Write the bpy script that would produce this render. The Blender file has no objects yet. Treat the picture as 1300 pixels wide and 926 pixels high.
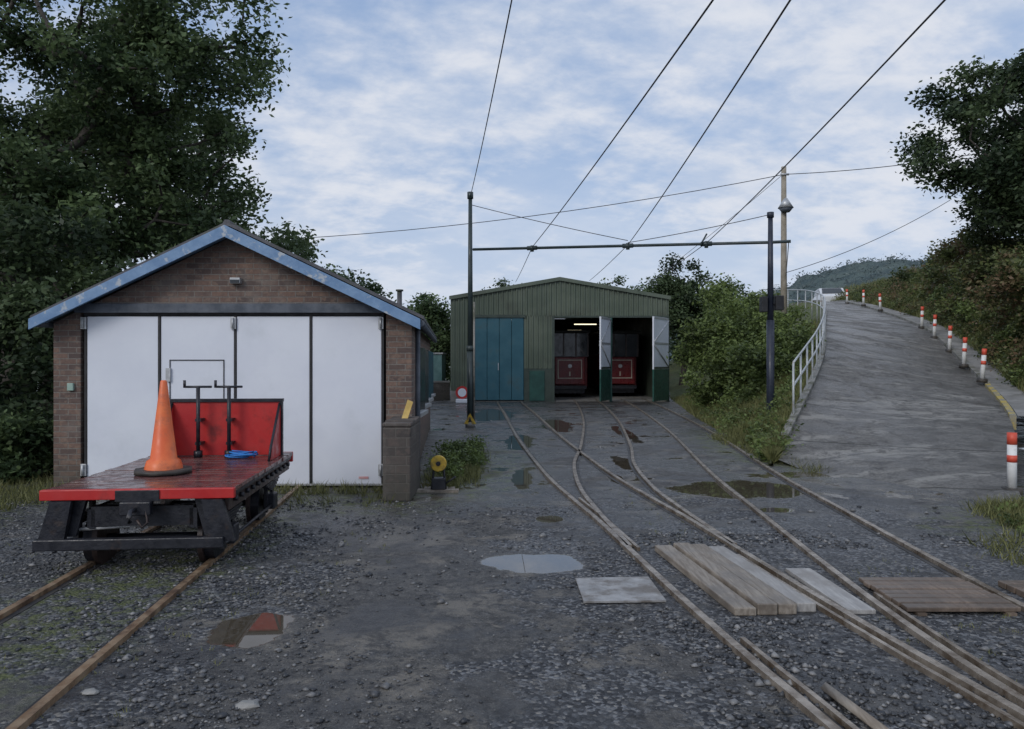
import bpy, math, random
import numpy as np
from mathutils import Vector, Matrix
random.seed(7); RNG=np.random.default_rng(7)
scene=bpy.context.scene
scene.view_settings.view_transform='Standard'; scene.view_settings.look='None'
scene.view_settings.exposure=0; scene.view_settings.gamma=1

# ---------------------------------------------------------------- node helpers
class NT:
    def __init__(s,tree): s.t=tree
    def n(s,typ,**kw):
        nd=s.t.nodes.new(typ)
        ins=kw.pop('ins',{})
        for k,v in kw.items(): setattr(nd,k,v)
        for k,v in ins.items(): s.set(nd.inputs[k],v)
        return nd
    def set(s,sock,v):
        if isinstance(v,bpy.types.NodeSocket): s.t.links.new(v,sock)
        else: sock.default_value=v
    def math(s,op,a,b=0.0,c=0.0,clamp=False):
        nd=s.n('ShaderNodeMath',operation=op,use_clamp=clamp)
        s.set(nd.inputs[0],a); s.set(nd.inputs[1],b); s.set(nd.inputs[2],c)
        return nd.outputs[0]
    def ss(s,v,a,b,lo=0.0,hi=1.0):
        nd=s.n('ShaderNodeMapRange',interpolation_type='SMOOTHSTEP')
        for i,x in enumerate((v,a,b,lo,hi)): s.set(nd.inputs[i],x)
        return nd.outputs[0]
    def mix(s,f,a,b,blend='MIX'):
        nd=s.n('ShaderNodeMix',data_type='RGBA',blend_type=blend)
        s.set(nd.inputs[0],f)
        s.set(nd.inputs[6],a if not isinstance(a,tuple) else (*a[:3],1))
        s.set(nd.inputs[7],b if not isinstance(b,tuple) else (*b[:3],1))
        return nd.outputs[2]
    def noise(s,vec,scale,detail=4,rough=.55,dist=0):
        nd=s.n('ShaderNodeTexNoise',ins={'Scale':scale,'Detail':detail,'Roughness':rough,'Distortion':dist})
        s.set(nd.inputs['Vector'],vec); return nd.outputs['Fac']
def newmat(name):
    m=bpy.data.materials.new(name); m.use_nodes=True
    t=NT(m.node_tree); b=m.node_tree.nodes['Principled BSDF']
    return m,t,b
def pm(name,c1,c2,scale=4,rough=.6,bump=.2,bscale=40,metal=0,lo=.35,hi=.65,dirt=None,dscale=1.5,dlo=.5,dhi=.75,spec=.5,bd=.01):
    m,t,b=newmat(name)
    co=t.n('ShaderNodeTexCoord').outputs['Object']
    f=t.ss(t.noise(co,scale,5,.6),lo,hi)
    col=t.mix(f,c1,c2)
    if dirt:
        col=t.mix(t.ss(t.noise(co,dscale,6,.65),dlo,dhi),col,dirt)
    t.set(b.inputs['Base Color'],col)
    rn=t.ss(t.noise(co,scale*2.3,3),.3,.7,max(rough-.12,.02),min(rough+.12,1))
    t.set(b.inputs['Roughness'],rn); b.inputs['Metallic'].default_value=metal
    b.inputs['Specular IOR Level'].default_value=spec
    if bump>0:
        bn=t.n('ShaderNodeBump',ins={'Strength':bump,'Distance':bd,'Height':t.noise(co,bscale,4,.6)})
        t.set(b.inputs['Normal'],bn.outputs[0])
    return m

# ---------------------------------------------------------------- mesh helpers
def link(o,parent=None):
    scene.collection.objects.link(o)
    if parent: o.parent=parent
    return o
def empty(name,loc=(0,0,0),rz=0):
    e=bpy.data.objects.new(name,None); e.location=loc; e.rotation_euler=(0,0,rz); e.empty_display_size=.2
    scene.collection.objects.link(e); return e
def mesh(name,v,f,mat,parent=None,smooth=False,bevel=0):
    me=bpy.data.meshes.new(name); me.from_pydata([tuple(p) for p in v],[],f); me.update()
    import bmesh
    bm=bmesh.new(); bm.from_mesh(me); bmesh.ops.recalc_face_normals(bm,faces=bm.faces); bm.to_mesh(me); bm.free()
    if mat: me.materials.append(mat)
    if smooth: me.polygons.foreach_set('use_smooth',[True]*len(me.polygons))
    o=bpy.data.objects.new(name,me); link(o,parent)
    if bevel:
        md=o.modifiers.new('b','BEVEL'); md.width=bevel; md.segments=2; md.limit_method='ANGLE'
    return o
BF=[(0,1,2,3),(7,6,5,4),(0,4,5,1),(1,5,6,2),(2,6,7,3),(3,7,4,0)]
def box(name,x0,x1,y0,y1,z0,z1,mat,parent=None,bevel=0):
    v=[(x0,y0,z0),(x1,y0,z0),(x1,y1,z0),(x0,y1,z0),(x0,y0,z1),(x1,y0,z1),(x1,y1,z1),(x0,y1,z1)]
    return mesh(name,v,BF,mat,parent,bevel=bevel)
def prism(name,poly,y0,y1,mat,parent=None,bevel=0):   # poly in xz
    n=len(poly); v=[(x,y0,z) for x,z in poly]+[(x,y1,z) for x,z in poly]
    f=[tuple(range(n)),tuple(range(2*n-1,n-1,-1))]+[(i,(i+1)%n,n+(i+1)%n,n+i) for i in range(n)]
    return mesh(name,v,f,mat,parent,bevel=bevel)
def slab(name,poly,z0,z1,mat,parent=None,bevel=0):    # poly in xy
    n=len(poly); v=[(x,y,z0) for x,y in poly]+[(x,y,z1) for x,y in poly]
    f=[tuple(range(n)),tuple(range(2*n-1,n-1,-1))]+[(i,(i+1)%n,n+(i+1)%n,n+i) for i in range(n)]
    return mesh(name,v,f,mat,parent,bevel=bevel)
def tubedata(p,r,n=8,cap=True):
    V=[];F=[]
    P=[Vector(q) for q in p]
    for i,q in enumerate(P):
        d=(P[min(i+1,len(P)-1)]-P[max(i-1,0)]).normalized()
        a=d.cross(Vector((0,0,1)))
        if a.length<.05: a=d.cross(Vector((1,0,0)))
        a.normalize(); b=d.cross(a)
        rr=r[i] if isinstance(r,(list,tuple)) else r
        for k in range(n):
            t=2*math.pi*k/n; V.append(q+a*math.cos(t)*rr+b*math.sin(t)*rr)
    for i in range(len(P)-1):
        for k in range(n):
            F.append((i*n+k,i*n+(k+1)%n,(i+1)*n+(k+1)%n,(i+1)*n+k))
    if cap: F.append(tuple(range(n))); F.append(tuple(range((len(P)-1)*n,len(P)*n)))
    return V,F
def tube(name,p,r,mat,parent=None,n=10):
    V,F=tubedata(p,r,n); o=mesh(name,V,F,mat,parent)
    o.data.polygons.foreach_set('use_smooth',[len(q.vertices)==4 for q in o.data.polygons]); return o
def multi(name,parts,mat,parent=None,smooth=False):
    V=[];F=[]
    for v,f in parts:
        b=len(V); V+=list(v); F+=[tuple(b+i for i in q) for q in f]
    return mesh(name,V,F,mat,parent,smooth)
def cr(pts,n=8):
    P=[np.array(p,float) for p in pts]; P=[2*P[0]-P[1]]+P+[2*P[-1]-P[-2]]; out=[]
    for i in range(1,len(P)-2):
        for k in range(n):
            t=k/n
            out.append(.5*((2*P[i])+(-P[i-1]+P[i+1])*t+(2*P[i-1]-5*P[i]+4*P[i+1]-P[i+2])*t*t+(-P[i-1]+3*P[i]-3*P[i+1]+P[i+2])*t**3))
    out.append(P[-2]); return out
def sweep(name,pts,o1,o2,z0,z1,mat,parent=None):
    P=[np.array(p[:2]) for p in pts]; V=[];F=[]
    for i,q in enumerate(P):
        d=P[min(i+1,len(P)-1)]-P[max(i-1,0)]; d=d/np.linalg.norm(d); n=np.array((d[1],-d[0]))
        zz=pts[i][2] if len(pts[i])>2 else 0
        for o,z in ((o1,z0),(o1,z1),(o2,z1),(o2,z0)): V.append((*(q+n*o),z+zz))
    for i in range(len(P)-1):
        for k in range(4): F.append((i*4+k,i*4+(k+1)%4,i*4+4+(k+1)%4,i*4+4+k))
    F+= [(0,1,2,3),tuple(len(V)-4+i for i in range(4))]
    return mesh(name,V,F,mat,parent)
def gridmesh(name,G,mat,parent=None,smooth=True):
    m,n,_=G.shape; V=G.reshape(-1,3)
    F=[(i*n+j,i*n+j+1,(i+1)*n+j+1,(i+1)*n+j) for i in range(m-1) for j in range(n-1)]
    return mesh(name,V,F,mat,parent,smooth)
def bulk(name,V,F4,mat,parent=None,tint=None):
    me=bpy.data.meshes.new(name); k=F4.shape[1]
    me.vertices.add(len(V)); me.vertices.foreach_set('co',V.astype(np.float32).ravel())
    me.loops.add(F4.size); me.loops.foreach_set('vertex_index',F4.astype(np.int32).ravel())
    me.polygons.add(len(F4)); me.polygons.foreach_set('loop_start',np.arange(0,F4.size,k,dtype=np.int32))
    me.polygons.foreach_set('loop_total',np.full(len(F4),k,dtype=np.int32))
    me.update(calc_edges=True)
    if tint is not None:
        a=me.attributes.new('tint','FLOAT','FACE'); a.data.foreach_set('value',tint.astype(np.float32))
    me.materials.append(mat)
    return link(bpy.data.objects.new(name,me),parent)

# ---------------------------------------------------------------- foliage
def leafmat(name,dark,light,red=None):
    m,t,b=newmat(name)
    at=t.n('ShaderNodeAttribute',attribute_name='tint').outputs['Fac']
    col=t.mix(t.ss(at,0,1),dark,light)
    if red:
        co=t.n('ShaderNodeNewGeometry').outputs['Position']
        col=t.mix(t.math('MULTIPLY',t.ss(t.noise(co,.8,3),.47,.6),t.ss(at,.2,.8,0,.85)),col,red)
    t.set(b.inputs['Base Color'],col); b.inputs['Roughness'].default_value=.5
    b.inputs['Specular IOR Level'].default_value=.3
    tr=t.n('ShaderNodeBsdfTranslucent'); t.set(tr.inputs[0],col)
    mx=t.n('ShaderNodeMixShader'); mx.inputs[0].default_value=.3
    t.t.links.new(b.outputs[0],mx.inputs[1]); t.t.links.new(tr.outputs[0],mx.inputs[2])
    t.t.links.new(mx.outputs[0],t.t.nodes['Material Output'].inputs[0])
    return m
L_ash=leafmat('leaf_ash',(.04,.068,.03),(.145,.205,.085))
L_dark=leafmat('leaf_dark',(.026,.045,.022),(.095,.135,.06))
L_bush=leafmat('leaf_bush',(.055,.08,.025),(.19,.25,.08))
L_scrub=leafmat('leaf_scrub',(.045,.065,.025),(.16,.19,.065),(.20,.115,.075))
L_grass=leafmat('grass_blades',(.07,.08,.03),(.25,.25,.10))
bark=pm('bark',(.035,.03,.025),(.07,.06,.05),scale=8,rough=.9,bump=.6,bscale=25)

def leaves(name,C,R,T,per,size,mat,parent=None,rng=RNG,flat=.8):
    N=len(C); idx=np.repeat(np.arange(N),np.maximum(1,(per*(R/np.mean(R))**2).astype(int)))
    n=len(idx); d=rng.normal(size=(n,3)); d/=np.linalg.norm(d,axis=1)[:,None]
    rad=R[idx]*rng.random(n)**.45*(1+.22*np.clip(rng.normal(size=n),-2,1.7))
    P=C[idx]+d*rad[:,None]*np.array((1,1,flat))
    a=rng.normal(size=(n,3)); a[:,2]*=.6; a/=np.linalg.norm(a,axis=1)[:,None]
    b=np.cross(a,rng.normal(size=(n,3))+np.array((0,0,.6))); b/=np.linalg.norm(b,axis=1)[:,None]
    s=size*(.6+.8*rng.random(n))[:,None]
    V=np.stack([P-a*s*.5,P+b*s*.27+a*s*.05,P+a*s*.5,P-b*s*.27+a*s*.05],1).reshape(-1,3)
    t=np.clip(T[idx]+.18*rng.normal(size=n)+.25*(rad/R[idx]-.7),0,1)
    return bulk(name,V,np.arange(4*n).reshape(-1,4),mat,parent,t)
def clumps(crowns,n,cr_,rng):
    w=np.array([c[3]*c[4]*c[5] for c in crowns])**.8; w/=w.sum()
    C=[]
    for _ in range(n):
        c=crowns[rng.choice(len(crowns),p=w)]
        d=rng.normal(size=3); d/=np.linalg.norm(d)
        C.append(np.array(c[:3])+d*np.array(c[3:])*rng.random()**.38*rng.uniform(.85,1.08))
    C=np.array(C); R=cr_*(.6+.8*rng.random(n)); T=np.clip(.45+.25*rng.normal(size=n),0.05,.95)
    return C,R,T
def tree(name,base,th,crowns,n,per,lsize,mat,cr_,rt=.3,seed=1):
    rng=np.random.default_rng(seed); e=empty(name)
    C,R,T=clumps(crowns,n,cr_,rng); C[:,2]=np.maximum(C[:,2],base[2]+.4)
    nodes=[np.array(base,float)]; par=[-1]
    for k in range(1,5):
        nodes.append(np.array(base)+np.array((rng.normal()*.08*k,rng.normal()*.08*k,th*k/4))); par.append(k-1)
    top=nodes[-1]; order=np.argsort(np.linalg.norm(C-top,axis=1))
    for i in order:
        A=np.array(nodes[2:]); dd=np.linalg.norm(A-C[i],axis=1)+.25*np.linalg.norm(A-top,axis=1)
        dd+=np.where(A[:,2]>C[i][2]+.3,1.5,0)
        j=int(np.argmin(dd))+2
        mid=(nodes[j]+C[i])/2+rng.normal(size=3)*.12*np.linalg.norm(C[i]-nodes[j])*np.array((1,1,.5))
        nodes.append(mid); par.append(j); nodes.append(C[i].copy()); par.append(len(nodes)-2)
    cnt=np.ones(len(nodes))
    for i in range(len(nodes)-1,0,-1): cnt[par[i]]+=cnt[i]
    rad=rt*(cnt/cnt[0])**.5; rad=np.maximum(rad,.012)
    parts=[]
    for i in range(1,len(nodes)):
        r0=min(rad[par[i]],rad[i]*1.5) if i>4 else rad[par[i]]*(1.25 if i==1 else 1)
        parts.append(tubedata([nodes[par[i]],nodes[i]],[r0,rad[i]],6,False))
    multi('trunk_and_limbs',parts,bark,e,True)
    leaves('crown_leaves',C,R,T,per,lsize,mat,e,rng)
    return e
def bush(name,crowns,n,per,lsize,mat,cr_,seed=1):
    rng=np.random.default_rng(seed); C,R,T=clumps(crowns,n,cr_,rng)
    return leaves(name,C,R,T,per,lsize,mat,None,rng)

# ---------------------------------------------------------------- world
w=bpy.data.worlds.new('World'); scene.world=w; w.use_nodes=True
t=NT(w.node_tree); bg=w.node_tree.nodes['Background']
SE=math.radians(32); SR=math.radians(215)
sky=t.n('ShaderNodeTexSky',sky_type='NISHITA'); sky.sun_disc=False; sky.sun_elevation=SE; sky.sun_rotation=SR
sky.air_density=1.0; sky.dust_density=1.5; sky.ozone_density=1.2
d=t.n('ShaderNodeTexCoord').outputs['Generated']
sp=t.n('ShaderNodeSeparateXYZ'); t.set(sp.inputs[0],d)
den=t.math('ADD',t.math('MAXIMUM',sp.outputs[2],0.0),.30)
cb=t.n('ShaderNodeCombineXYZ'); t.set(cb.inputs[0],t.math('DIVIDE',sp.outputs[0],den)); t.set(cb.inputs[1],t.math('DIVIDE',sp.outputs[1],den))
mp=t.n('ShaderNodeMapping'); t.set(mp.inputs[0],cb.outputs[0]); mp.inputs['Rotation'].default_value=(0,0,-.5); mp.inputs['Scale'].default_value=(1.0,1.3,1); mp.inputs['Location'].default_value=(1.2,5.4,0)
n1=t.noise(mp.outputs[0],1.1,3,.5,.2); n2=t.noise(mp.outputs[0],6.5,7,.6,.1); n3=t.noise(mp.outputs[0],2.4,4,.5,.3)
cm=t.math('ADD',t.math('MULTIPLY',n1,.62),t.math('MULTIPLY',n2,.38))
cm=t.ss(cm,.36,.60)
haze=t.ss(sp.outputs[2],.0,.36,.95,0)
cm2=t.math('MAXIMUM',cm,haze)
shade=t.ss(t.math('ADD',t.math('MULTIPLY',n2,.5),t.math('MULTIPLY',n3,.5)),.38,.6)
ccol=t.mix(shade,(4.3,4.9,6.0),(5.9,6.1,6.6))
ccol=t.mix(t.ss(sp.outputs[2],0,.22,.75,0),ccol,(4.6,5.2,6.3))
skyc=t.mix(.75,sky.outputs[0],(2.7,3.7,5.6))
col=t.mix(t.math('MULTIPLY',cm2,.93),skyc,ccol)
t.set(bg.inputs[0],col); bg.inputs[1].default_value=.128
sun=bpy.data.lights.new('sun','SUN'); sun.energy=1.1; sun.angle=math.radians(20); sun.color=(1,.97,.93)
so=link(bpy.data.objects.new('sun',sun))
sd=Vector((math.sin(SR)*math.cos(SE),math.cos(SR)*math.cos(SE),math.sin(SE)))
so.rotation_euler=(-sd).to_track_quat('-Z','Y').to_euler()

# ---------------------------------------------------------------- ground
gm,t,b=newmat('yard_surface')
P=t.n('ShaderNodeNewGeometry').outputs['Position']
sp=t.n('ShaderNodeSeparateXYZ'); t.set(sp.inputs[0],P); X,Y=sp.outputs[0],sp.outputs[1]
nL=t.noise(P,.45,3,.6); nM=t.noise(P,2.2,6,.68); nS=t.noise(P,14,5,.72); nF=t.noise(P,60,3,.7)
v=t.n('ShaderNodeTexVoronoi',feature='F1',ins={'Scale':42}); t.set(v.inputs['Vector'],P)
sc=t.n('ShaderNodeSeparateColor'); t.set(sc.inputs[0],v.outputs['Color'])
grav=t.mix(t.math('POWER',sc.outputs[0],2.4),(.022,.024,.029),(.24,.245,.255))
grav=t.mix(t.ss(sc.outputs[1],.84,1.0,0,.75),grav,(.36,.34,.31))
comp=t.mix(t.ss(nS,.32,.68),(.035,.034,.033),(.12,.114,.105))
comp=t.mix(t.ss(nF,.54,.72),comp,(.25,.24,.225))
def gauss(v,c,w): 
    q=t.math('DIVIDE',t.math('SUBTRACT',v,c),w); return t.math('POWER',2.718,t.math('MULTIPLY',t.math('MULTIPLY',q,q),-1))
strip=t.math('MULTIPLY',gauss(X,-.75,.8),.13)
gmask=t.math('ADD',t.math('MULTIPLY',nL,.4),t.math('MULTIPLY',nM,.6))
gmask=t.math('SUBTRACT',gmask,strip)
gmask=t.math('SUBTRACT',gmask,t.ss(Y,7,14,0,.2))
gmask=t.ss(gmask,.42,.49)
col=t.mix(gmask,comp,grav)
nT=t.noise(P,1.3,6,.72,.6)
col=t.mix(t.math('MULTIPLY',t.ss(nT,.5,.6),t.math('MULTIPLY',t.math('SUBTRACT',1,gmask),.75)),col,(.21,.19,.16))
col=t.mix(t.ss(t.noise(P,4.2,7,.78,.5),.52,.62,0,.75),col,(.03,.029,.03))
dk2=t.ss(t.noise(P,.8,5,.65,.4),.5,.62)
col=t.mix(t.math('MULTIPLY',dk2,.5),col,(.03,.031,.034))
wet=t.math('MULTIPLY',t.ss(t.noise(P,.7,6,.66,.5),.40,.56),t.ss(Y,5,9,.15,1))
wet=t.math('MAXIMUM',wet,t.math('MULTIPLY',dk2,.6))
col=t.mix(t.math('MULTIPLY',wet,.4),col,(.035,.036,.04))
shn=t.noise(P,3,4,.6); shn2=t.noise(P,1.6,4,.6)
def ell(cx,cy,rx,ry,dist=.35,sc_=3.0,e0=1.05,e1=.92):
    nx=shn if sc_>2.4 else shn2
    q1=t.math('DIVIDE',t.math('SUBTRACT',X,cx),rx); q2=t.math('DIVIDE',t.math('SUBTRACT',Y,cy),ry)
    r=t.math('SQRT',t.math('ADD',t.math('MULTIPLY',q1,q1),t.math('MULTIPLY',q2,q2)))
    r=t.math('ADD',r,t.math('MULTIPLY',t.math('SUBTRACT',nx,.5),dist*4))
    return t.ss(r,e0,e1)
moss=ell(-3.0,9.3,2.4,1.0,.5,3,1.3,.5)
for a in ((-7.2,9.2,2.0,2.2),(-.6,12.5,.9,3.2),(5.6,7.6,1.2,1.3),(4.6,14.5,.9,3.5),(-2.9,6.5,.7,3)):
    moss=t.math('MAXIMUM',moss,ell(*a,.5,3,1.3,.5))
moss=t.math('MULTIPLY',moss,t.ss(t.noise(P,7,5,.7),.42,.6))
moss=t.math('MAXIMUM',moss,t.ss(t.math('ABSOLUTE',X),22,28))
moss=t.math('MAXIMUM',moss,t.ss(Y,44,50))
col=t.mix(moss,col,t.mix(nS,(.05,.065,.02),(.13,.145,.045)))
pud=ell(.2,6.42,.42,.33,.22,3.5)
for a in ((-1.66,4.85,.24,.36,.3,3.5),(3.0,10.1,.9,.7,.25,2.5),(3.0,8.7,.22,.16,.3,4),(.4,8.2,.14,.2,.35,4),
          (4.3,11.4,.5,.3,.3,3),(1.85,12.8,.16,.9,.3,3),(.15,16.,.3,1.6,.3,2),(-.6,24,.7,2.5,.3,1.5),(1.2,20,.4,2,.3,2),(2.65,18,.2,2,.3,2),(1.5,11.0,.12,.5,.3,3),(.15,11.0,.16,.9,.3,3)):
    pud=t.math('MAXIMUM',pud,ell(*a))
rnd=t.math('MULTIPLY',t.ss(t.noise(P,1.3,6,.65,.3),.585,.62),t.ss(Y,8,10))
pud=t.math('MAXIMUM',pud,t.math('MULTIPLY',rnd,t.ss(Y,26,40,1,0)))
col=t.mix(t.math('MULTIPLY',pud,.85),col,(.075,.06,.04))
t.set(b.inputs['Base Color'],col)
ro=t.mix(wet,(.72,.72,.72),(.22,.22,.22)); ro=t.mix(pud,ro,(.02,.02,.02))
t.set(b.inputs['Roughness'],ro)
t.set(b.inputs['Specular IOR Level'],t.math('ADD',.5,t.math('MULTIPLY',t.math('MAXIMUM',pud,t.math('MULTIPLY',wet,.6)),.5)))
h=t.math('MULTIPLY',t.math('SUBTRACT',1,v.outputs['Distance']),t.math('ADD',t.math('MULTIPLY',gmask,.9),.15))
h=t.math('ADD',h,t.math('MULTIPLY',nS,1.2)); h=t.math('ADD',h,t.math('MULTIPLY',nF,.35)); h=t.math('ADD',h,t.math('MULTIPLY',nM,2.8))
bn=t.n('ShaderNodeBump',ins={'Distance':.028}); t.set(bn.inputs['Height'],h)
t.set(bn.inputs['Strength'],t.math('MULTIPLY',t.math('SUBTRACT',1,pud),t.math('SUBTRACT',1,t.math('MULTIPLY',wet,.45))))
t.set(b.inputs['Normal'],bn.outputs[0])
mesh('ground',[(-2500,-200,0),(2500,-200,0),(2500,3500,0),(-2500,3500,0)],[(0,1,2,3)],gm)

# ---------------------------------------------------------------- rails
rail_t=pm('rail_worn',(.20,.165,.13),(.36,.31,.255),scale=9,rough=.35,bump=.2,metal=.35,dirt=(.12,.085,.055),dscale=5,dlo=.45,dhi=.65)
rail_r=pm('rail_rust',(.20,.12,.065),(.31,.22,.14),scale=9,rough=.5,bump=.3,metal=.2,dirt=(.10,.06,.038),dscale=5,dlo=.45,dhi=.65)
groove=pm('groove_dark',(.02,.02,.021),(.06,.055,.05),rough=.6,bump=.3)  # near-black colour of the flat strips that stand for rail grooves
G=.97
T1=cr([(-.62,33.5),(-.55,30),(-.25,24.5),(.1,17),(.47,11.6),(.73,9.3),(.91,7.97),(1.165,5.65),(1.335,4.32),(1.46,3.5),(1.68,1.8),(1.9,0),(2.1,-2)])[::-1]
T2=cr([(2.65,33.5),(2.5,29),(2.02,21.6),(1.4,15.4),(1.02,12.5),(.9,10.2),(.95,8.6),(1.06,6.9)])[::-1]
T3=cr([(4.75,33.5),(4.5,28),(3.81,18.95),(2.99,11.6),(2.745,8.6),(2.6,6.68),(2.52,5.37),(2.5,4.4),(2.53,3.6),(2.65,2),(2.8,0),(3,-2)])[::-1]
T0=[(-3.02+ -0.086*(y-.9)-.0,y) for y in np.linspace(-1,19,24)]
def track(name,P,mat,checks=()):
    e=empty(name)
    for k,o in enumerate((0,G)):
        s=1 if k==0 else -1
        sweep('rail_head',P,o-.026,o+.026,0,.035,mat,e)
        sweep('flangeway',P,*(sorted((o+s*.03,o+s*.075))),0,.005,groove,e)
        for (kk,a,b_) in checks:
            if kk!=k: continue
            Q=[p for p in P if a<p[1]<b_]
            if len(Q)>1: sweep('check_rail',Q,*(sorted((o+s*.078,o+s*.108))),0,.033,mat,e)
    return e
track('railway_track',T1,rail_t,((0,2.8,4.6),(1,2,6.8),(0,6.5,9.5))); track('railway_track',T2,rail_t); track('railway_track',T3,rail_t,((0,2,5.6),)); track('railway_track',T0,rail_r)

def stones(name,n,reg,smin,smax,mat,seed):
    rng=np.random.default_rng(seed)
    x=rng.uniform(reg[0],reg[1],n); y=reg[2]+(reg[3]-reg[2])*rng.random(n)**1.3
    pat=np.sin(x*2.3+y*1.1)+np.sin(y*2.9-x*1.7+2)+.7*np.sin(x*5.1+y*4.3)
    keep=(pat+rng.normal(size=n)*.8>reg[4])
    for cx,cy,rx,ry in ((.2,6.42,.5,.42),(-1.66,4.85,.33,.45),(.82,5.6,.42,.4)): keep&=((x-cx)/rx)**2+((y-cy)/ry)**2>1
    keep&=~((x>1.1)&(x<4.4)&(y>5.02)&(y<6.9))
    x=x[keep];y=y[keep];n=len(x)
    s=smin+(smax-smin)*rng.random(n)**2.5
    base=np.array([(1,0,0),(-1,0,0),(0,1,0),(0,-1,0),(0,0,1),(0,0,-1)],float)
    V=base[None]*(.65+.7*rng.random((n,6,1)))+rng.normal(size=(n,6,3))*.12
    a=rng.random(n)*6.28; c,sn=np.cos(a),np.sin(a)
    sx=.8+.6*rng.random(n); V[:,:,0]*=sx[:,None]; V[:,:,2]*=.6
    X_=V[:,:,0]*c[:,None]-V[:,:,1]*sn[:,None]; Y_=V[:,:,0]*sn[:,None]+V[:,:,1]*c[:,None]
    V=np.stack([X_,Y_,V[:,:,2]],2)*s[:,None,None]; V+=np.stack([x,y,s*.25],1)[:,None,:]
    f=np.array([(0,2,4),(2,1,4),(1,3,4),(3,0,4),(2,0,5),(1,2,5),(3,1,5),(0,3,5)])
    F=(f[None]+6*np.arange(n)[:,None,None]).reshape(-1,3)
    return bulk(name,V.reshape(-1,3),F,mat,None,np.repeat(rng.random(n),8))
sm,t,b=newmat('stone')
at=t.n('ShaderNodeAttribute',attribute_name='tint').outputs['Fac']
t.set(b.inputs['Base Color'],t.mix(t.math('POWER',at,2.4),(.03,.033,.039),(.26,.255,.25))); b.inputs['Roughness'].default_value=.45
stones('gravel',20000,(-6,-1.2,2.6,9.3,-.6),.006,.024,sm,3)
stones('gravel',16000,(1.0,5.5,2.6,7.5,-.5),.006,.030,sm,4)
stones('gravel',12000,(-2,2,2.6,9,.3),.004,.018,sm,5)
stones('gravel',600,(-5.5,5.5,2.8,9,.2),.02,.04,sm,6)
rock=pm('pale_rock',(.2,.2,.19),(.33,.32,.3),rough=.8,bump=.5,bscale=20)
for i,(x,y,s) in enumerate(((-1.3,3.75,.05),(-2.15,3.9,.035))):
    bpy.ops.mesh.primitive_ico_sphere_add(subdivisions=2,radius=s,location=(x,y,.008)); q=bpy.context.object; q.name='rock'
    for vv in q.data.vertices: vv.co*=random.uniform(.8,1.15)
    q.scale=(1.3,.8,.5); q.data.materials.append(rock)

# ---------------------------------------------------------------- boards and plates at crossing
def plankmat(name,c1,c2,dirt):
    m,t,b=newmat(name); co=t.n('ShaderNodeTexCoord').outputs['Object']
    mpn=t.n('ShaderNodeMapping'); t.set(mpn.inputs[0],co); mpn.inputs['Rotation'].default_value=(0,0,.14); mpn.inputs['Scale'].default_value=(9,.8,4)
    g=t.noise(mpn.outputs[0],4,6,.65,.3); n_=t.noise(co,2.4,6,.7)
    info=t.n('ShaderNodeObjectInfo').outputs['Random']
    col=t.mix(t.ss(g,.35,.65),c1,c2); col=t.mix(t.ss(n_,.45,.65,0,.8),col,dirt)
    col=t.mix(t.math('MULTIPLY',info,.35),col,dirt)
    t.set(b.inputs['Base Color'],col); t.set(b.inputs['Roughness'],t.ss(n_,.4,.6,.7,.4))
    bn=t.n('ShaderNodeBump',ins={'Strength':.5,'Distance':.006,'Height':g}); t.set(b.inputs['Normal'],bn.outputs[0]); return m
wood_g=plankmat('weathered_wood',(.20,.165,.13),(.37,.325,.27),(.12,.10,.08))
wood_l=plankmat('pale_board',(.30,.29,.28),(.44,.43,.41),(.2,.18,.16))
wood_b=plankmat('brown_deck',(.14,.10,.075),(.25,.19,.145),(.085,.065,.05))
plate=pm('checker_plate',(.27,.265,.26),(.40,.39,.38),scale=6,rough=.4,bump=.4,metal=.2,dirt=(.15,.13,.11),dscale=4,dlo=.40,dhi=.62)
slab('steel_plate',[(.50,5.33),(1.08,5.35),(1.06,5.94),(.49,5.90)],.008,.022,plate)
e=empty('timber_planks')
for k,(x0,x1,m_) in enumerate(((0,.155,wood_g),(.165,.305,wood_g),(.315,.445,wood_g),(.46,.60,wood_l))):
    yo=.10*random.random()-.03
    slab('plank',[(1.27+x0,6.8-yo),(1.27+x1,6.8-yo+.01),(1.48+x1*.96,5.10+yo),(1.48+x0*.96,5.10+yo)],.0,.055+.008*((k*3)%4),m_,e,.008)
slab('pale_board',[(2.20,6.15),(2.40,6.15),(2.44,5.12),(2.25,5.12)],.0,.03,wood_l,None,.004)
e=empty('timber_decking')
for k in range(7):
    y0=5.1+.105*k; xo=.015*random.random(); slab('slat',[(2.64-xo,y0),(3.40+xo,y0),(3.40+xo,y0+.09),(2.64-xo,y0+.09)],.02,.05+.006*random.random(),wood_b,e,.007)
for x in (2.7,3.3): box('bearer',x,x+.06,5.08,5.84,0,.019,wood_b,e)
e=empty('timber_decking')
for k in range(5):
    y0=5.25+.105*k; slab('slat',[(3.66,y0),(4.5,y0),(4.5,y0+.09),(3.66,y0+.09)],.0,.045+.004*random.random(),wood_b,e,.006)
tube('sleeper_offcut',[(2.75,3.95,.03),(3.0,3.5,.03)],.035,wood_g,None,4)
tube('sleeper_offcut',[(1.60,3.9,.03),(1.68,3.4,.03)],.03,wood_g,None,4)

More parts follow.
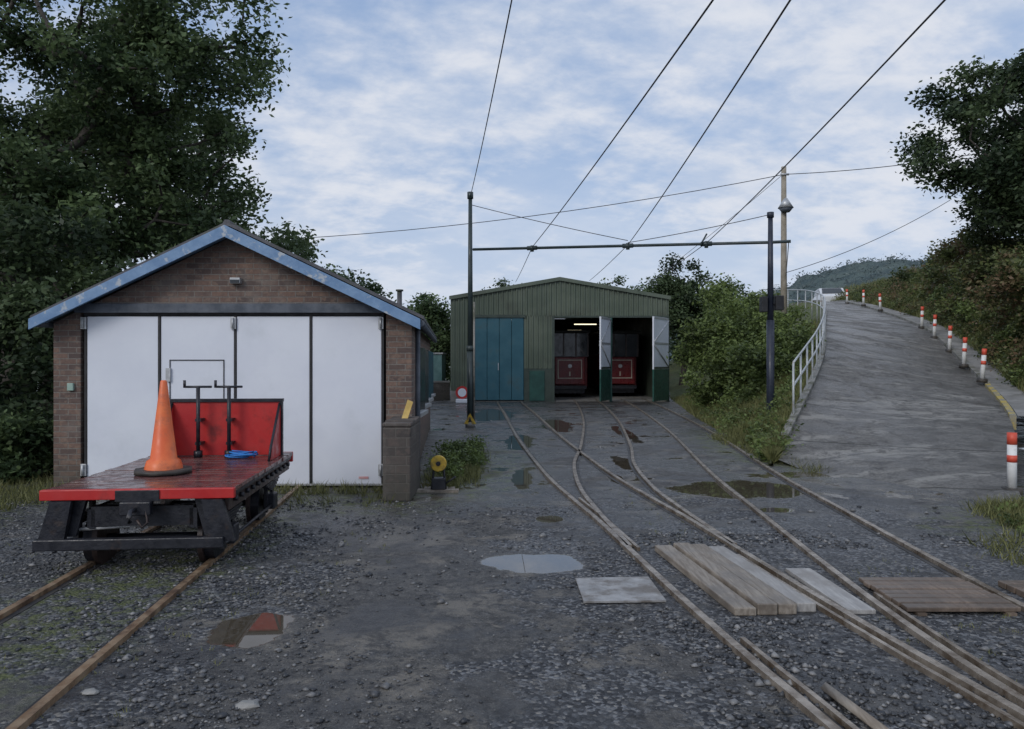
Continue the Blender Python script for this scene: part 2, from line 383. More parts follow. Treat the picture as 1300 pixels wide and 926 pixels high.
# ---------------------------------------------------------------- brick shed
def brickmat(name,c1,c2,mortar,odd,bw=.225,rh=.075):
    m,t,b=newmat(name)
    co=t.n('ShaderNodeTexCoord').outputs['Object']; s=t.n('ShaderNodeSeparateXYZ'); t.set(s.inputs[0],co)
    cb=t.n('ShaderNodeCombineXYZ'); t.set(cb.inputs[0],t.math('ADD',s.outputs[0],s.outputs[1])); t.set(cb.inputs[1],s.outputs[2])
    br=t.n('ShaderNodeTexBrick',ins={'Scale':1.0,'Brick Width':bw,'Row Height':rh,'Mortar Size':.008,'Mortar Smooth':.25,'Bias':0.0,'Color1':(*c1,1),'Color2':(*c2,1),'Mortar':(*mortar,1)})
    t.set(br.inputs['Vector'],cb.outputs[0])
    nn=t.noise(co,2.2,5,.65); nf=t.noise(co,25,4,.7); nb=t.noise(co,9,3,.6)
    base=t.mix(t.ss(nb,.52,.6,0,.6),br.outputs['Color'],odd)
    base=t.mix(br.outputs['Fac'],base,mortar)
    col=t.mix(t.ss(nf,.3,.75,0,.55),base,(.075,.06,.058))
    col=t.mix(t.ss(nn,.5,.75,0,.45),col,(.27,.245,.215))
    col=t.mix(t.ss(s.outputs[2],.6,0,0,.5),col,(.06,.06,.045))
    t.set(b.inputs['Base Color'],col); b.inputs['Roughness'].default_value=.85
    hh=t.math('SUBTRACT',t.math('MULTIPLY',nf,.6),br.outputs['Fac'])
    bn=t.n('ShaderNodeBump',ins={'Strength':.9,'Distance':.014,'Height':hh}); t.set(b.inputs['Normal'],bn.outputs[0])
    return m
brick=brickmat('brick',(.22,.135,.10),(.10,.07,.062),(.23,.205,.18),(.27,.18,.13))
stone=brickmat('dark_stone_block',(.10,.085,.075),(.055,.05,.046),(.13,.12,.105),(.13,.10,.085),.26,.11)
white=pm('white_paint',(.70,.73,.80),(.75,.78,.84),scale=1.2,rough=.42,bump=.08,bscale=5,dirt=(.60,.635,.68),dscale=.9,dlo=.5,dhi=.8)
black=pm('black_seal',(.012,.012,.014),(.025,.025,.027),rough=.6)
galv=pm('galvanised',(.4,.41,.42),(.55,.56,.57),scale=14,rough=.45,metal=.5,bump=.1)
blue=pm('flaking_blue_paint',(.13,.235,.40),(.19,.31,.48),scale=5,rough=.5,bump=.4,bscale=18,dirt=(.42,.46,.5),dscale=7,dlo=.57,dhi=.66)
lint=pm('lintel_dark',(.055,.068,.088),(.11,.125,.15),scale=5,rough=.6,bump=.3)
slate=pm('slate',(.05,.052,.06),(.09,.09,.1),scale=5,rough=.55,bump=.5,bscale=12,dirt=(.09,.1,.05),dscale=3)
glass=pm('dark_glass',(.02,.025,.03),(.03,.035,.04),rough=.12,bump=0)
K=-.08
def sh(x,y): return x+K*(y-10.2)
B=empty('brick_shed')
y0=10.2
prism('wall_pier',[(-6.12,0),(-5.76,0),(-5.76,2.33),(-6.12,2.2)],y0,y0+.25,brick,B)
prism('wall_pier',[(-1.68,0),(-1.34,0),(-1.34,2.2),(-1.68,2.33)],y0,y0+.25,brick,B)
prism('gable_wall',[(-6.119,2.205),(-5.76,2.332),(-1.68,2.332),(-1.341,2.205),(-3.73,3.36)],y0+.003,y0+.25,brick,B)
for nm,xa,xb in (('side_wall',-1.34,-1.59),('side_wall',-6.12,-5.87)):
    v=[(sh(xa,y),y,z) for y in (y0+.25,19) for z in (0,2.2)]+[(sh(xb,y),y,z) for y in (y0+.25,19) for z in (0,2.2)]
    mesh(nm,v,[(0,1,3,2),(4,5,7,6),(0,1,5,4),(2,3,7,6),(1,3,7,5)],brick,B)
box('back_wall',sh(-6.12,19),sh(-1.34,19),18.9,19.1,0,2.2,brick,B)
box('lintel',-5.82,-1.62,y0-.05,y0+.002,2.335,2.46,lint,B,.006)
box('door_recess_back',-5.76,-1.68,y0+.14,y0+.17,0,2.33,black,B)
xs=[-5.70,-4.715,-3.70,-2.69,-1.73]
for i in range(4):
    box('door_leaf',xs[i]+.018,xs[i+1]-.018,y0+.02+.004*(i%2),y0+.07,.05,2.29,white,B,.006)
    box('door_edge_seal',xs[i]-.017,xs[i]+.015,y0+.012,y0+.08,.04,2.3,black,B)
box('door_edge_seal',xs[4]-.015,xs[4]+.017,y0+.012,y0+.08,.04,2.3,black,B)
box('door_top_seal',-5.72,-1.71,y0+.01,y0+.08,2.302,2.33,black,B)
box('door_bottom_rail',-5.70,-1.73,y0+.01,y0+.019,.03,.055,galv,B)
for x in (-4.58,-3.86): box('wicket_trim',x,x+.012,y0+.014,y0+.019,.2,1.70,black,B)
box('wicket_trim',-4.58,-3.848,y0+.014,y0+.019,1.70,1.712,black,B)
box('wicket_latch',-4.62,-4.56,y0-.01,y0+.019,1.42,1.60,galv,B)
box('notice_label',-2.05,-1.92,y0+.014,y0+.019,.12,.15,pm('label_red',(.6,.3,.3),(.7,.5,.5)),B)
for x in (-5.72,-3.72,-1.75):
    for z in (2.12,.16,):
        if x==-3.72 and z<1: continue
        box('hinge_plate',x-.035,x+.035,y0-.015,y0+.011,z,z+.16,galv,B,.003)
        tube('hinge_pin',[(x,y0-.03,z+.01),(x,y0-.03,z+.15)],.014,galv,B)
def zr(x): return 3.46-.48*abs(x+3.73)
for sgn in (-1,1):
    xe=-3.73+sgn*2.56
    v=[]
    for yy in (9.93,19.3):
        for (x,z) in ((-3.73,3.46),(xe,zr(xe))):
            v+= [(sh(x,yy),yy,z+.004),(sh(x,yy),yy,z+.05)]
    mesh('roof_slope',v,[(0,2,3,1),(4,6,7,5),(0,1,5,4),(2,3,7,6),(1,3,7,5),(0,2,6,4)],slate,B)
tube('ridge_tiles',[(sh(-3.73,9.93),9.93,3.49),(sh(-3.73,19.3),19.3,3.49)],.05,slate,B,6)
xl,xr=-6.27,-1.19
prism('bargeboard',[(xl,zr(xl)),(-3.73,3.46),(xr,zr(xr)),(xr,zr(xr)-.14),(-3.73,3.305),(xl,zr(xl)-.14)],9.90,9.935,blue,B,.004)
prism('soffit',[(xl+.05,zr(xl+.05)-.03),(-3.73,3.42),(xr-.05,zr(xr-.05)-.03),(xr-.05,zr(xr-.05)-.07),(-3.73,3.37),(xl+.05,zr(xl+.05)-.07)],9.936,y0,blue,B)
for x in (-6.25,-1.21): tube('gutter',[(sh(x,9.95),9.95,2.19),(sh(x,19.2),19.2,2.19)],.05,lint,B)
box('gable_lamp',-3.74,-3.60,y0-.09,y0+.003,2.72,2.80,galv,B,.01)
box('gable_lamp_lens',-3.73,-3.61,y0-.10,y0-.091,2.73,2.77,glass,B)
box('meter_box',-5.92,-5.84,y0-.04,y0,1.3,1.4,pm('pale_green',(.3,.42,.36),(.4,.5,.45)),B,.005)
tube('flue',[(-2.06,14,2.3),(-2.06,14,2.98)],.045,slate,B); tube('flue_cap',[(-2.06,14,2.97),(-2.06,14,3.0)],.07,slate,B)
for y in (11.6,13.6,15.6,17.6):
    x=sh(-1.34,y); box('side_window',x-.1,x+.03,y,y+.9,.9,1.9,glass,B); box('window_sill',x-.1,x+.08,y-.05,y+.95,.84,.898,galv,B)
tube('downpipe',[(sh(-1.28,10.7),10.7,0),(sh(-1.28,10.7),10.7,2.15)],.035,lint,B)
W=empty('low_stone_wall'); box('wall_block',-1.56,-1.22,9.2,10.12,0,.9,stone,W,.02)
for k in range(5): box('coping',-1.57+.02*random.random(),-1.21,9.19+.18*k,9.36+.18*k,.902,.94+.03*random.random(),stone,W,.015)
yel=pm('yellow_wood',(.45,.3,.08),(.6,.42,.14),rough=.6)
mesh('timber_offcut',[(-1.42,9.75,.93),(-1.34,9.75,.93),(-1.34,9.78,.93),(-1.42,9.78,.93),(-1.36,9.95,1.19),(-1.29,9.95,1.16),(-1.29,9.98,1.16),(-1.36,9.98,1.19)],BF,yel)

# ---------------------------------------------------------------- flat wagon
A=math.atan(.086)
Wg=empty('flat_wagon',(-2.99,6.1,0),A)
deckm=pm('wet_red_deck',(.075,.028,.028),(.15,.065,.055),scale=5,rough=.25,bump=.3,bscale=14,dirt=(.045,.03,.03),dscale=3)
redp=pm('red_paint',(.44,.018,.02),(.54,.035,.03),scale=3,rough=.4,bump=.15,bscale=20,dirt=(.20,.02,.02),dscale=3,dlo=.5,dhi=.75)
dk=pm('dark_steel',(.008,.009,.014),(.02,.021,.028),scale=8,rough=.42,bump=.3,dirt=(.045,.03,.025),dscale=6,dlo=.55)
brn=pm('brown_frame',(.035,.022,.02),(.06,.04,.034),scale=6,rough=.45,bump=.3)
L=2.45; hw=.73
for k in range(18):
    ya=.06+k*(L-.06)/18; yb=ya+(L-.06)/18-.008
    box('deck_plank',-hw-.012*random.random(),hw+.012*random.random(),ya,yb,.632,.666+.006*random.random(),deckm,Wg,.004)
box('headstock',-hw-.02,hw+.02,0,.055,.59,.672,redp,Wg,.006)
box('headstock_centre',-.17,.17,-.012,-.001,.575,.665,dk,Wg,.004)
box('headstock',-hw,hw,L,L+.05,.56,.67,redp,Wg,.006)
for s in (-1,1):
    box('solebar',s*.66-.035,s*.66+.035,.06,L,.48,.628,brn,Wg,.005)
    box('solebar_flange',s*.705-.02,s*.705+.02,.10,L-.05,.60,.63,dk,Wg)
    for k in range(12): tube('bolt',[(s*.695,.2+.19*k,.555),(s*.73,.2+.19*k,.555)],.022,dk,Wg,6)
    box('inner_frame',s*.40-.03,s*.40+.03,.1,L-.1,.34,.50,dk,Wg)
    prism('end_bracket',[(s*.66,.59),(s*.42,.59),(s*.50,.29),(s*.66,.29)],.06,.11,dk,Wg)
    for y in (.42,L-.5):
        V,F=tubedata([(s*.44,y,.2),(s*.52,y,.2)],.205,28); w_=mesh('wheel',V,F,dk,Wg); 
        V,F=tubedata([(s*.40,y,.2),(s*.44,y,.2)],.23,28); mesh('wheel_flange',V,F,brn,Wg)
        box('axle_box',s*.60-.06,s*.60+.06,y-.08,y+.08,.14,.30,dk,Wg,.012)
        box('axle_guard',s*.585-.015,s*.585+.015,y-.16,y-.09,.12,.50,dk,Wg); box('axle_guard',s*.585-.015,s*.585+.015,y+.09,y+.16,.12,.50,dk,Wg)
        for q in range(4): box('leaf_spring',s*.60-.03,s*.60+.03,y-.30+.06*q,y+.30-.06*q,.305+.022*(3-q)+.04,.323+.022*(3-q)+.04,dk,Wg)
    prism('life_guard_side',[(s*.66,.585),(s*.50,.585),(s*.56,.25),(s*.76,.25)],-.02,.03,dk,Wg)
    tube('tie_rod',[(s*.62,.2,.18),(s*.62,L-.3,.18)],.015,dk,Wg)
for y in (.42,L-.5): tube('axle',[(-.58,y,.2),(.58,y,.2)],.035,dk,Wg)
box('life_guard_beam',-.78,.68,-.05,.02,.20,.29,dk,Wg,.01)
box('cross_member',-.40,.40,.10,.18,.36,.52,dk,Wg); box('cross_member',-.40,.40,L-.2,L-.12,.36,.52,dk,Wg)
box('coupler_pocket',-.12,.12,-.06,.0,.47,.58,dk,Wg,.01)
tube('coupler_hook',[(0,-.06,.52),(0,-.14,.52),(.0,-.17,.48),(0,-.15,.44)],.018,dk,Wg)
tube('chain',[(.08,-.05,.52),(.1,-.06,.42),(.06,-.07,.38),(.02,-.06,.44)],.01,brn,Wg)
tube('brake_rod',[(-.5,.1,.34),(.45,.25,.36)],.014,galv,Wg)
yb=2.2; xa_,xb_=-.50,.66
box('headboard',xa_,xb_,yb,yb+.03,.672,1.25,redp,Wg,.004)
box('headboard_top_rail',xa_-.02,xb_+.02,yb-.02,yb+.05,1.252,1.285,dk,Wg)
for x in (xa_-.015,xb_-.015): box('headboard_post',x,x+.03,yb-.012,yb+.04,.67,1.25,dk,Wg)
for xw in (xa_,xb_-.03):
    v=[(xw,yb-.014,.672),(xw,yb-.50,.672),(xw,yb-.42,.80),(xw,yb-.014,1.22)]; v+=[(a+.026,b_,c) for a,b_,c in v]
    mesh('headboard_wing',v,[(0,1,2,3),(4,5,6,7),(0,1,5,4),(1,2,6,5),(2,3,7,6)],redp,Wg)
    tube('wing_edge',[(xw+.013,yb-.51,.67),(xw+.013,yb-.43,.80),(xw+.013,yb-.01,1.23)],.014,dk,Wg,6)
for x in (-.18,.14):
    tube('brake_column',[(x,yb-.13,.67),(x,yb-.13,1.42)],.02,dk,Wg)
    tube('brake_handle',[(x-.14,yb-.13,1.42),(x+.14,yb-.13,1.42)],.013,dk,Wg)
    tube('handle_knob',[(x-.14,yb-.13,1.41),(x-.14,yb-.13,1.49)],.014,dk,Wg)
    tube('column_foot',[(x,yb-.13,.67),(x,yb-.13,.74)],.045,dk,Wg)
    for z in (.8,1.05): box('column_bracket',x-.03,x+.03,yb-.14,yb-.001,z,z+.03,dk,Wg)
rope=pm('blue_rope',(.02,.12,.4),(.03,.2,.55),rough=.7)
pts=[]
for k in range(90):
    a=k*.45; r=.10+.03*math.sin(k*.37); pts.append((.30+r*math.cos(a)*1.3,yb-.24+r*math.sin(a)*.7,.68+.0006*k+.008*math.sin(k)))
tube('rope_coil',pts,.008,rope,Wg,5)
TC=empty('traffic_cone',(-3.20,7.02,.674))
orange=pm('cone_orange',(.74,.13,.035),(.84,.2,.06),scale=4,rough=.45,bump=.05,dirt=(.45,.12,.06),dscale=5,dlo=.48,dhi=.72)
rub=pm('rubber_base',(.03,.028,.026),(.07,.06,.05),rough=.6)
prof=[(.165,.036),(.16,.06),(.145,.11),(.115,.13),(.055,.62),(.03,.83),(.022,.845),(0.001,.845)]
V=[];F=[];n=32
for r,z in prof:
    for k in range(n): V.append((r*math.cos(6.2832*k/n),r*math.sin(6.2832*k/n),z))
for i in range(len(prof)-1):
    for k in range(n): F.append((i*n+k,i*n+(k+1)%n,(i+1)*n+(k+1)%n,(i+1)*n+k))
mesh('cone_body',V,F,orange,TC,True)
tube('cone_base',[(0,0,0),(0,0,.035)],.26,rub,TC,8)

PL=empty('point_lever',(-.95,9.9,0))
yp=pm('yellow_paint',(.55,.35,.03),(.65,.45,.06),rough=.5,dirt=(.2,.14,.05),dscale=9,dlo=.45,dhi=.65)
box('base_board',-.28,.26,-.07,.05,0,.035,wood_g,PL); box('base_board',-.2,.2,.08,.2,0,.035,wood_g,PL)
V,F=tubedata([(0,-.05,.37),(0,.01,.37)],.105,24); mesh('weight_disc',V,F,yp,PL,bevel=.01)
tube('disc_hub',[(0,-.07,.37),(0,.03,.37)],.03,dk,PL)
for s in (-1,1): tube('frame_leg',[(s*.09,0,.03),(s*.05,.02,.42)],.014,dk,PL)
box('lever_box',-.09,.09,-.06,.1,.035,.18,dk,PL,.01); tube('lever',[(.08,0,.1),(.22,-.03,.2)],.012,dk,PL)

# ---------------------------------------------------------------- tram shed
TS=empty('tram_shed')
gr=pm('green_cladding',(.085,.11,.08),(.12,.145,.108),scale=.8,rough=.5,bump=.05,dirt=(.07,.08,.06),dscale=.7)
grd=pm('dark_green_trim',(.035,.05,.04),(.05,.07,.055),rough=.5)
teal=pm('teal_door',(.02,.095,.13),(.035,.125,.165),scale=1.5,rough=.45,bump=.1,dirt=(.045,.09,.10),dscale=1.5)
tg=pm('deep_green_paint',(.01,.055,.045),(.018,.085,.065),rough=.4)
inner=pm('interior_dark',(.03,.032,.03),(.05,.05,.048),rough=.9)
conc=pm('concrete',(.19,.185,.172),(.29,.28,.265),scale=2,rough=.8,bump=.3,dirt=(.12,.11,.095),dscale=1.3)
Y0=31.7; cxs=1.98
def zt(x): return 5.07-.172*abs(x-cxs)
def clad(name,x0,x1,zb,zf,y,mat):
    V=[];F=[];x=x0;k=0;off=(0,0,-.045,-.045);st=(.09,.03,.05,.03)
    while x<=x1+1e-6:
        o=off[k%4]; z=zf(x) if callable(zf) else zf
        V+=[(x,y+o,zb),(x,y+o,z)]
        if x>=x1: break
        x=min(x+st[k%4],x1); k+=1
    for i in range(len(V)//2-1): F.append((2*i,2*i+2,2*i+3,2*i+1))
    return mesh(name,V,F,mat,TS)
clad('front_cladding',-2.55,6.5,3.56,zt,Y0,gr)
clad('front_cladding',-2.55,-1.62,.45,3.56,Y0,gr)
clad('front_cladding',.5,1.7,1.37,3.56,Y0,gr)
box('plinth_wall',-2.55,-1.62,Y0-.02,Y0+.2,0,.45,conc,TS)
box('door_frame',-1.62,-1.54,Y0-.06,Y0+.1,0,3.55,grd,TS)
for k in range(4):
    a=-1.54+k*.5075; box('sliding_door_leaf',a+.006,a+.50,Y0-.03,Y0+.03,.06,3.48,teal,TS,.01)
    if k==1: box('handle',a+.45,a+.48,Y0-.06,Y0-.031,1.3,1.6,galv,TS)
box('door_track',-1.62,.55,Y0-.08,Y0-.046,3.48,3.6,grd,TS)
box('lower_panel',.5,1.7,Y0-.01,Y0+.05,0,1.37,grd,TS)
box('small_door',.72,1.35,Y0-.05,Y0-.011,.03,1.28,tg,TS,.01)
box('corner_post',1.66,1.76,Y0-.07,Y0+.2,0,3.55,grd,TS)
box('lintel_trim',1.76,6.5,Y0-.06,Y0+.1,3.48,3.56,grd,TS)
box('divider_post',4.05,4.15,Y0-.05,Y0+.2,0,3.48,tg,TS)
box('right_post',6.42,6.52,Y0-.05,Y0+.2,0,3.48,grd,TS)
for s,x in ((-1,-2.6),(1,6.56)):
    prism('barge_trim',[(x,zt(x)-.06),(cxs,zt(cxs)-.06),(cxs,zt(cxs)+.09),(x,zt(x)+.09)],Y0-.12,Y0-.05,gr,TS)
    v=[(cxs,Y0-.1,5.09),(x,Y0-.1,zt(x)+.02),(x,56,zt(x)+.02),(cxs,56,5.09)]; v+= [(a,b_,c+.06) for a,b_,c in v]
    mesh('roof',v,BF,gr,TS)
box('side_wall',-2.55,-2.45,Y0+.05,56,0,4.3,gr,TS); box('side_wall',6.4,6.5,Y0+.2,56,0,4.3,gr,TS)
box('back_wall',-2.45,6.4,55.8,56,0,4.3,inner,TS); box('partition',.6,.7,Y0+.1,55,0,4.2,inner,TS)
box('shed_floor',-2.4,6.4,Y0+.02,55.8,.004,.02,conc,TS)
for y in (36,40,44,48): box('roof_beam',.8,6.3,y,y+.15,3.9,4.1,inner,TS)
em=bpy.data.materials.new('lit_tube'); em.use_nodes=True; q=em.node_tree.nodes['Principled BSDF']; q.inputs['Emission Color'].default_value=(1,.88,.6,1); q.inputs['Emission Strength'].default_value=2
box('strip_light',2.95,4.0,36.2,36.25,3.40,3.44,em,TS); box('strip_light',3.2,4.0,44,44.05,3.42,3.46,em,TS)
def leaf(x0,y0_,x1,y1,name):
    d=Vector((x1-x0,y1-y0_,0)); L_=d.length; d/=L_; n=Vector((-d.y,d.x,0))*.03
    def pan(nm,a,b_,z0,z1,m_,th=1.0):
        p=Vector((x0,y0_,0))+d*a*L_; r=Vector((x0,y0_,0))+d*b_*L_; nn=n*th
        v=[p-nn,r-nn,r+nn,p+nn]; v=[(k.x,k.y,z0) for k in v]+[(k.x,k.y,z1) for k in v]; mesh(nm,v,BF,m_,TS)
    pan(name,0,1,1.35,3.45,white); pan(name+'_kick',0,1,.08,1.348,tg)
    for z in (1.37,2.35,3.36): pan('ledge',0.02,.98,z,z+.08,grd if z<1.4 else galv,1.5)
    for za,zb in ((1.45,2.33),(3.34,2.45)):
        p=Vector((x0,y0_,za))+d*.03; r=Vector((x1,y1,zb))-d*.03
        tube('brace',[p-n*1.3,r-n*1.3],.03,galv,TS,4); tube('brace',[p+n*1.3,r+n*1.3],.03,galv,TS,4)
leaf(4.05,31.6,3.50,30.3,'open_door'); leaf(6.45,31.6,5.58,30.2,'open_door')
cream=pm('cream_line',(.5,.45,.36),(.6,.55,.45),rough=.5)
dred=pm('tram_red',(.13,.008,.01),(.19,.015,.016),rough=.35,bump=0)
for x,y in ((2.62,34.6),(4.98,35.2)):
    T=empty('tram_car',(x,y,0))
    box('dash_panel',-.68,.68,0,.08,.62,1.86,dred,T,.03)
    for (a,b_,c,d_) in ((-.55,.55,1.70,1.74),(-.55,.55,.88,.92),(-.55,-.51,.92,1.70),(.51,.55,.92,1.70)): box('lining',a,b_,-.006,-.001,c,d_,cream,T)
    box('fleet_number',-.03,.03,-.006,-.001,1.0,1.2,cream,T)
    tube('headlamp',[(0,-.08,1.45),(0,-.001,1.45)],.09,galv,T,16)
    box('body',-.85,.85,.6,8,.5,2.0,dred,T,.02); box('window_band',-.84,.84,.62,7.9,2.002,2.9,glass,T); box('roof',-.95,.95,-.1,8.1,2.95,3.08,inner,T,.04)
    for px in (-.82,-.28,.28,.82): box('pillar',px-.035,px+.035,.02,.1,1.86,2.95,brn,T)
    box('windscreen',-.8,.8,.05,.07,1.88,2.93,glass,T); box('bumper',-.75,.75,-.1,.0,.42,.56,dk,T); box('skirt',-.7,.7,.3,7.8,.2,.5,dk,T)
    for s in (-.5,.5):
        for yy in (1.2,2.4): tube('wheel',[(s-.04,yy,.3),(s+.04,yy,.3)],.3,dk,T,20)
bw=empty('block_wall'); box('wall_block',-4.6,-2.7,33,33.25,0,.75,stone,bw); box('coping',-4.65,-2.68,32.97,33.28,.752,.82,conc,bw)
rs=empty('round_warning_sign',(-2.0,30.6,0)); V,F=tubedata([(0,0,.42),(0,.04,.42)],.26,24); mesh('disc',V,F,redp,rs); V,F=tubedata([(0,-.01,.42),(0,-.001,.42)],.17,24); mesh('face',V,F,white,rs); box('foot',-.25,.25,-.1,.15,0,.16,white,rs,.03); box('leg',-.03,.03,.041,.08,0,.5,galv,rs)
gc=empty('storage_container',(0,0,0)); box('body',-4.4,-3.3,36,38,.0,2.0,pm('pale_teal',(.12,.24,.24),(.18,.32,.32)),gc,.02); box('roof_panel',-4.45,-3.25,35.95,38.05,2.002,2.08,galv,gc)

# ---------------------------------------------------------------- ramp, kerbs, embankment, hillside
Lf=[(4.25,12.3,.0),(5.35,14.4,.5),(7.44,18.5,1.38),(9.05,22,2.1),(11.1,27,2.9),(14.0,34,3.8),(16.3,40,4.6),(18,46,5.2),(18,60,5.3)]
Rt=[(6.0,9.06,.0),(9.3,14.2,.5),(11.8,19.1,1.07),(13.9,24.2,1.95),(15.6,29,2.9),(17.8,37,4.05),(19.5,44,4.95),(21,50,5.5),(21,62,5.5)]
LS=np.array(cr(Lf,8)); RS=np.array(cr(Rt,8))
rampm,t,b=newmat('wet_concrete')
P=t.n('ShaderNodeNewGeometry').outputs['Position']
sp=t.n('ShaderNodeSeparateXYZ'); t.set(sp.inputs[0],P)
al=t.math('ADD',t.math('MULTIPLY',sp.outputs[0],.5),t.math('MULTIPLY',sp.outputs[1],.87))
nn=t.noise(P,.9,6,.7,.5); nf=t.noise(P,24,4,.75); nm=t.noise(P,3.5,6,.75,.3)
st=t.n('ShaderNodeMapping'); t.set(st.inputs[0],P); st.inputs['Rotation'].default_value=(0,0,.52); st.inputs['Scale'].default_value=(.5,1.5,1)
ns=t.noise(st.outputs[0],1.0,7,.72,.2)
col=t.mix(t.ss(nf,.3,.7),(.09,.086,.079),(.21,.20,.183))
col=t.mix(t.ss(ns,.50,.60,0,.7),col,(.33,.315,.285))
col=t.mix(t.ss(nm,.50,.60,0,.75),col,(.06,.057,.053))
col=t.mix(t.ss(nn,.5,.6,0,.65),col,(.075,.071,.066))
jt=t.math('ABSOLUTE',t.math('SUBTRACT',t.math('FRACT',t.math('ADD',t.math('DIVIDE',al,2.6),t.math('MULTIPLY',nn,.10))),.5))
jm=t.ss(jt,.014,.004); col=t.mix(t.math('MULTIPLY',jm,.85),col,(.03,.03,.024))
t.set(b.inputs['Base Color'],col); t.set(b.inputs['Roughness'],t.ss(nn,.4,.6,.7,.3))
hh=t.math('SUBTRACT',t.math('ADD',nf,t.math('MULTIPLY',nm,2)),jm)
bn=t.n('ShaderNodeBump',ins={'Strength':.9,'Distance':.03,'Height':hh}); t.set(b.inputs['Normal'],bn.outputs[0])
G_=np.stack([LS*(1-k)+RS*k for k in np.linspace(0,1,9)],1)
G_=G_.copy(); G_[0,:,2]=-.02
rr_=np.random.default_rng(3); G_[0,:,:2]+=rr_.normal(size=(9,2))*.14
gridmesh('ramp_road',G_+np.array((0,0,.012)),rampm)
kerbm=pm('kerb_concrete',(.18,.175,.16),(.29,.28,.255),rough=.75,bump=.4,dirt=(.10,.10,.07),dscale=3,dlo=.45,dhi=.65)
sweep('kerb',[tuple(p) for p in LS[5:60]],-.14,.0,-.35,.10,kerbm)
ky=pm('kerb_yellow',(.45,.34,.08),(.5,.40,.14),rough=.7,bump=.3,dirt=(.26,.24,.18),dscale=4,dlo=.42,dhi=.55)
sweep('kerb',[tuple(p) for p in RS[9:17]],.0,.11,-.2,.08,ky); sweep('kerb',[tuple(p) for p in RS[16:64]],.0,.13,-.2,.10,kerbm)
nr=np.array([0.87,-.45,0])
PI=RS+nr*.14; PO=RS+nr*.72
gridmesh('path',np.stack([PI,PO],1)[9:]+np.array((0,0,.06)),conc)
soil=pm('grassy_soil',(.055,.07,.025),(.11,.13,.045),scale=3,rough=.95,bump=.8,bscale=6,bd=.1,dirt=(.10,.075,.045),dscale=1.2)
toe=cr([(4.2,12.2,0),(4.75,14.6,0),(5.0,18.5,0),(5.5,23,0),(6.2,28,0),(7.2,35,0),(8.6,42,0),(9.5,50,0),(9.5,64,0)],8)
TO=np.array(toe); ks=np.linspace(0,1,10)
rg=np.random.default_rng(5)
LK=LS+np.array((-.13,.05,.0))
EG=np.stack([TO*(1-k)+LK*k for k in ks],1); 
for j,k in enumerate(ks): EG[:,j,2]=(LK[:,2]+.02)*k**1.35+ (0 if j in(0,9) else 1)*rg.normal(size=len(TO))*.06-.01
gridmesh('embankment',EG,soil)
outs=[.72,1.3,2.4,4.2,7,12,25,60]; hs=[.04,.5,1.5,3.0,4.2,5.0,5.5,6]
HG=[]
for i,p in enumerate(RS):
    row=[]
    fade=min(1,max(.1,(i-4)/14))
    for o_,h_ in zip(outs,hs):
        row.append(p+np.array((nr[0]*o_,nr[1]*o_*(.6 if i>20 else .2),0))+np.array((0,0,h_*fade*(1 if i<36 else .45)+(rg.normal()*.12 if o_>1 else 0))))
    HG.append(row)
HG=np.array(HG); gridmesh('hillside',HG,soil)
RP=[(5.45,14.8,.66),(6.45,16.7,1.05),(7.38,18.5,1.42),(8.25,20.3,1.8),(9.0,22,2.15),(10,24.4,2.55),(11.0,27,2.98),(11.7,29.3,3.3),(12.1,31.5,3.6),(12.1,33.5,3.8),(11.6,35.5,4.0)]
RR=cr(RP,6); Rl=empty('handrail'); rw=pm('railing_paint',(.40,.42,.43),(.55,.57,.57),scale=10,rough=.45,metal=.3,bump=.1,dirt=(.3,.2,.13),dscale=6,dlo=.58,dhi=.7)
for h_ in (1.0,.55): tube('rail',[(p[0],p[1],p[2]+h_) for p in RR],.022,rw,Rl,8)
for p in RR[::3]: tube('post',[(p[0],p[1],p[2]-.3),(p[0],p[1],p[2]+1.0)],.022,rw,Rl,8)
wp=pm('marker_white',(.7,.7,.68),(.8,.8,.78),rough=.5,dirt=(.5,.48,.45),dscale=6); rp=pm('marker_red',(.60,.07,.04),(.70,.11,.06),rough=.45)
def marker(x,y,z,h=.75,r=.055,tilt=0):
    e=empty('marker_post',(x,y,z)); e.rotation_euler=(tilt*.6,tilt,0)
    tube('base',[(0,0,-.05),(0,0,.05)],.12,rub,e,14)
    tube('lower',[(0,0,.05),(0,0,h*.80)],r,wp,e,14); tube('cap',[(0,0,h*.80),(0,0,h)],r+.002,rp,e,14)
    tube('red_band',[(0,0,h*.50),(0,0,h*.62)],r+.003,rp,e,14)
marker(6.38,9.75,.03)
for x,y,z in ((11.85,19.1,1.2),(12.75,21.4,1.55),(13.95,24.2,2.0),(14.85,26.7,2.5),(15.65,29,2.95),(17.7,36.5,4.1),(18.5,40,4.6),(19.4,44,5.0)):
    marker(x-.1,y,z,.8,.055,random.uniform(-.06,.06))
cp=pm('car_white',(.6,.61,.63),(.66,.67,.68),rough=.25,bump=0)
car=empty('parked_car',(22.55,54.5,5.35),1.35)
bodyp=[(-2.0,.25),(2.0,.25),(2.05,.6),(1.9,.85),(1.1,.95),(.5,1.4),(-1.1,1.42),(-1.85,.95),(-2.05,.8)]
prism('body',bodyp,-.8,.8,cp,car,.06)
prism('side_glass',[(.95,.97),(.45,1.34),(-1.05,1.35),(-1.6,.98)],-.81,-.803,glass,car); prism('side_glass',[(.95,.97),(.45,1.34),(-1.05,1.35),(-1.6,.98)],.803,.81,glass,car)
mesh('windscreen',[(1.06,-.7,1.0),(1.06,.7,1.0),(.58,.62,1.38),(.58,-.62,1.38)],[(0,1,2,3)],glass,car)
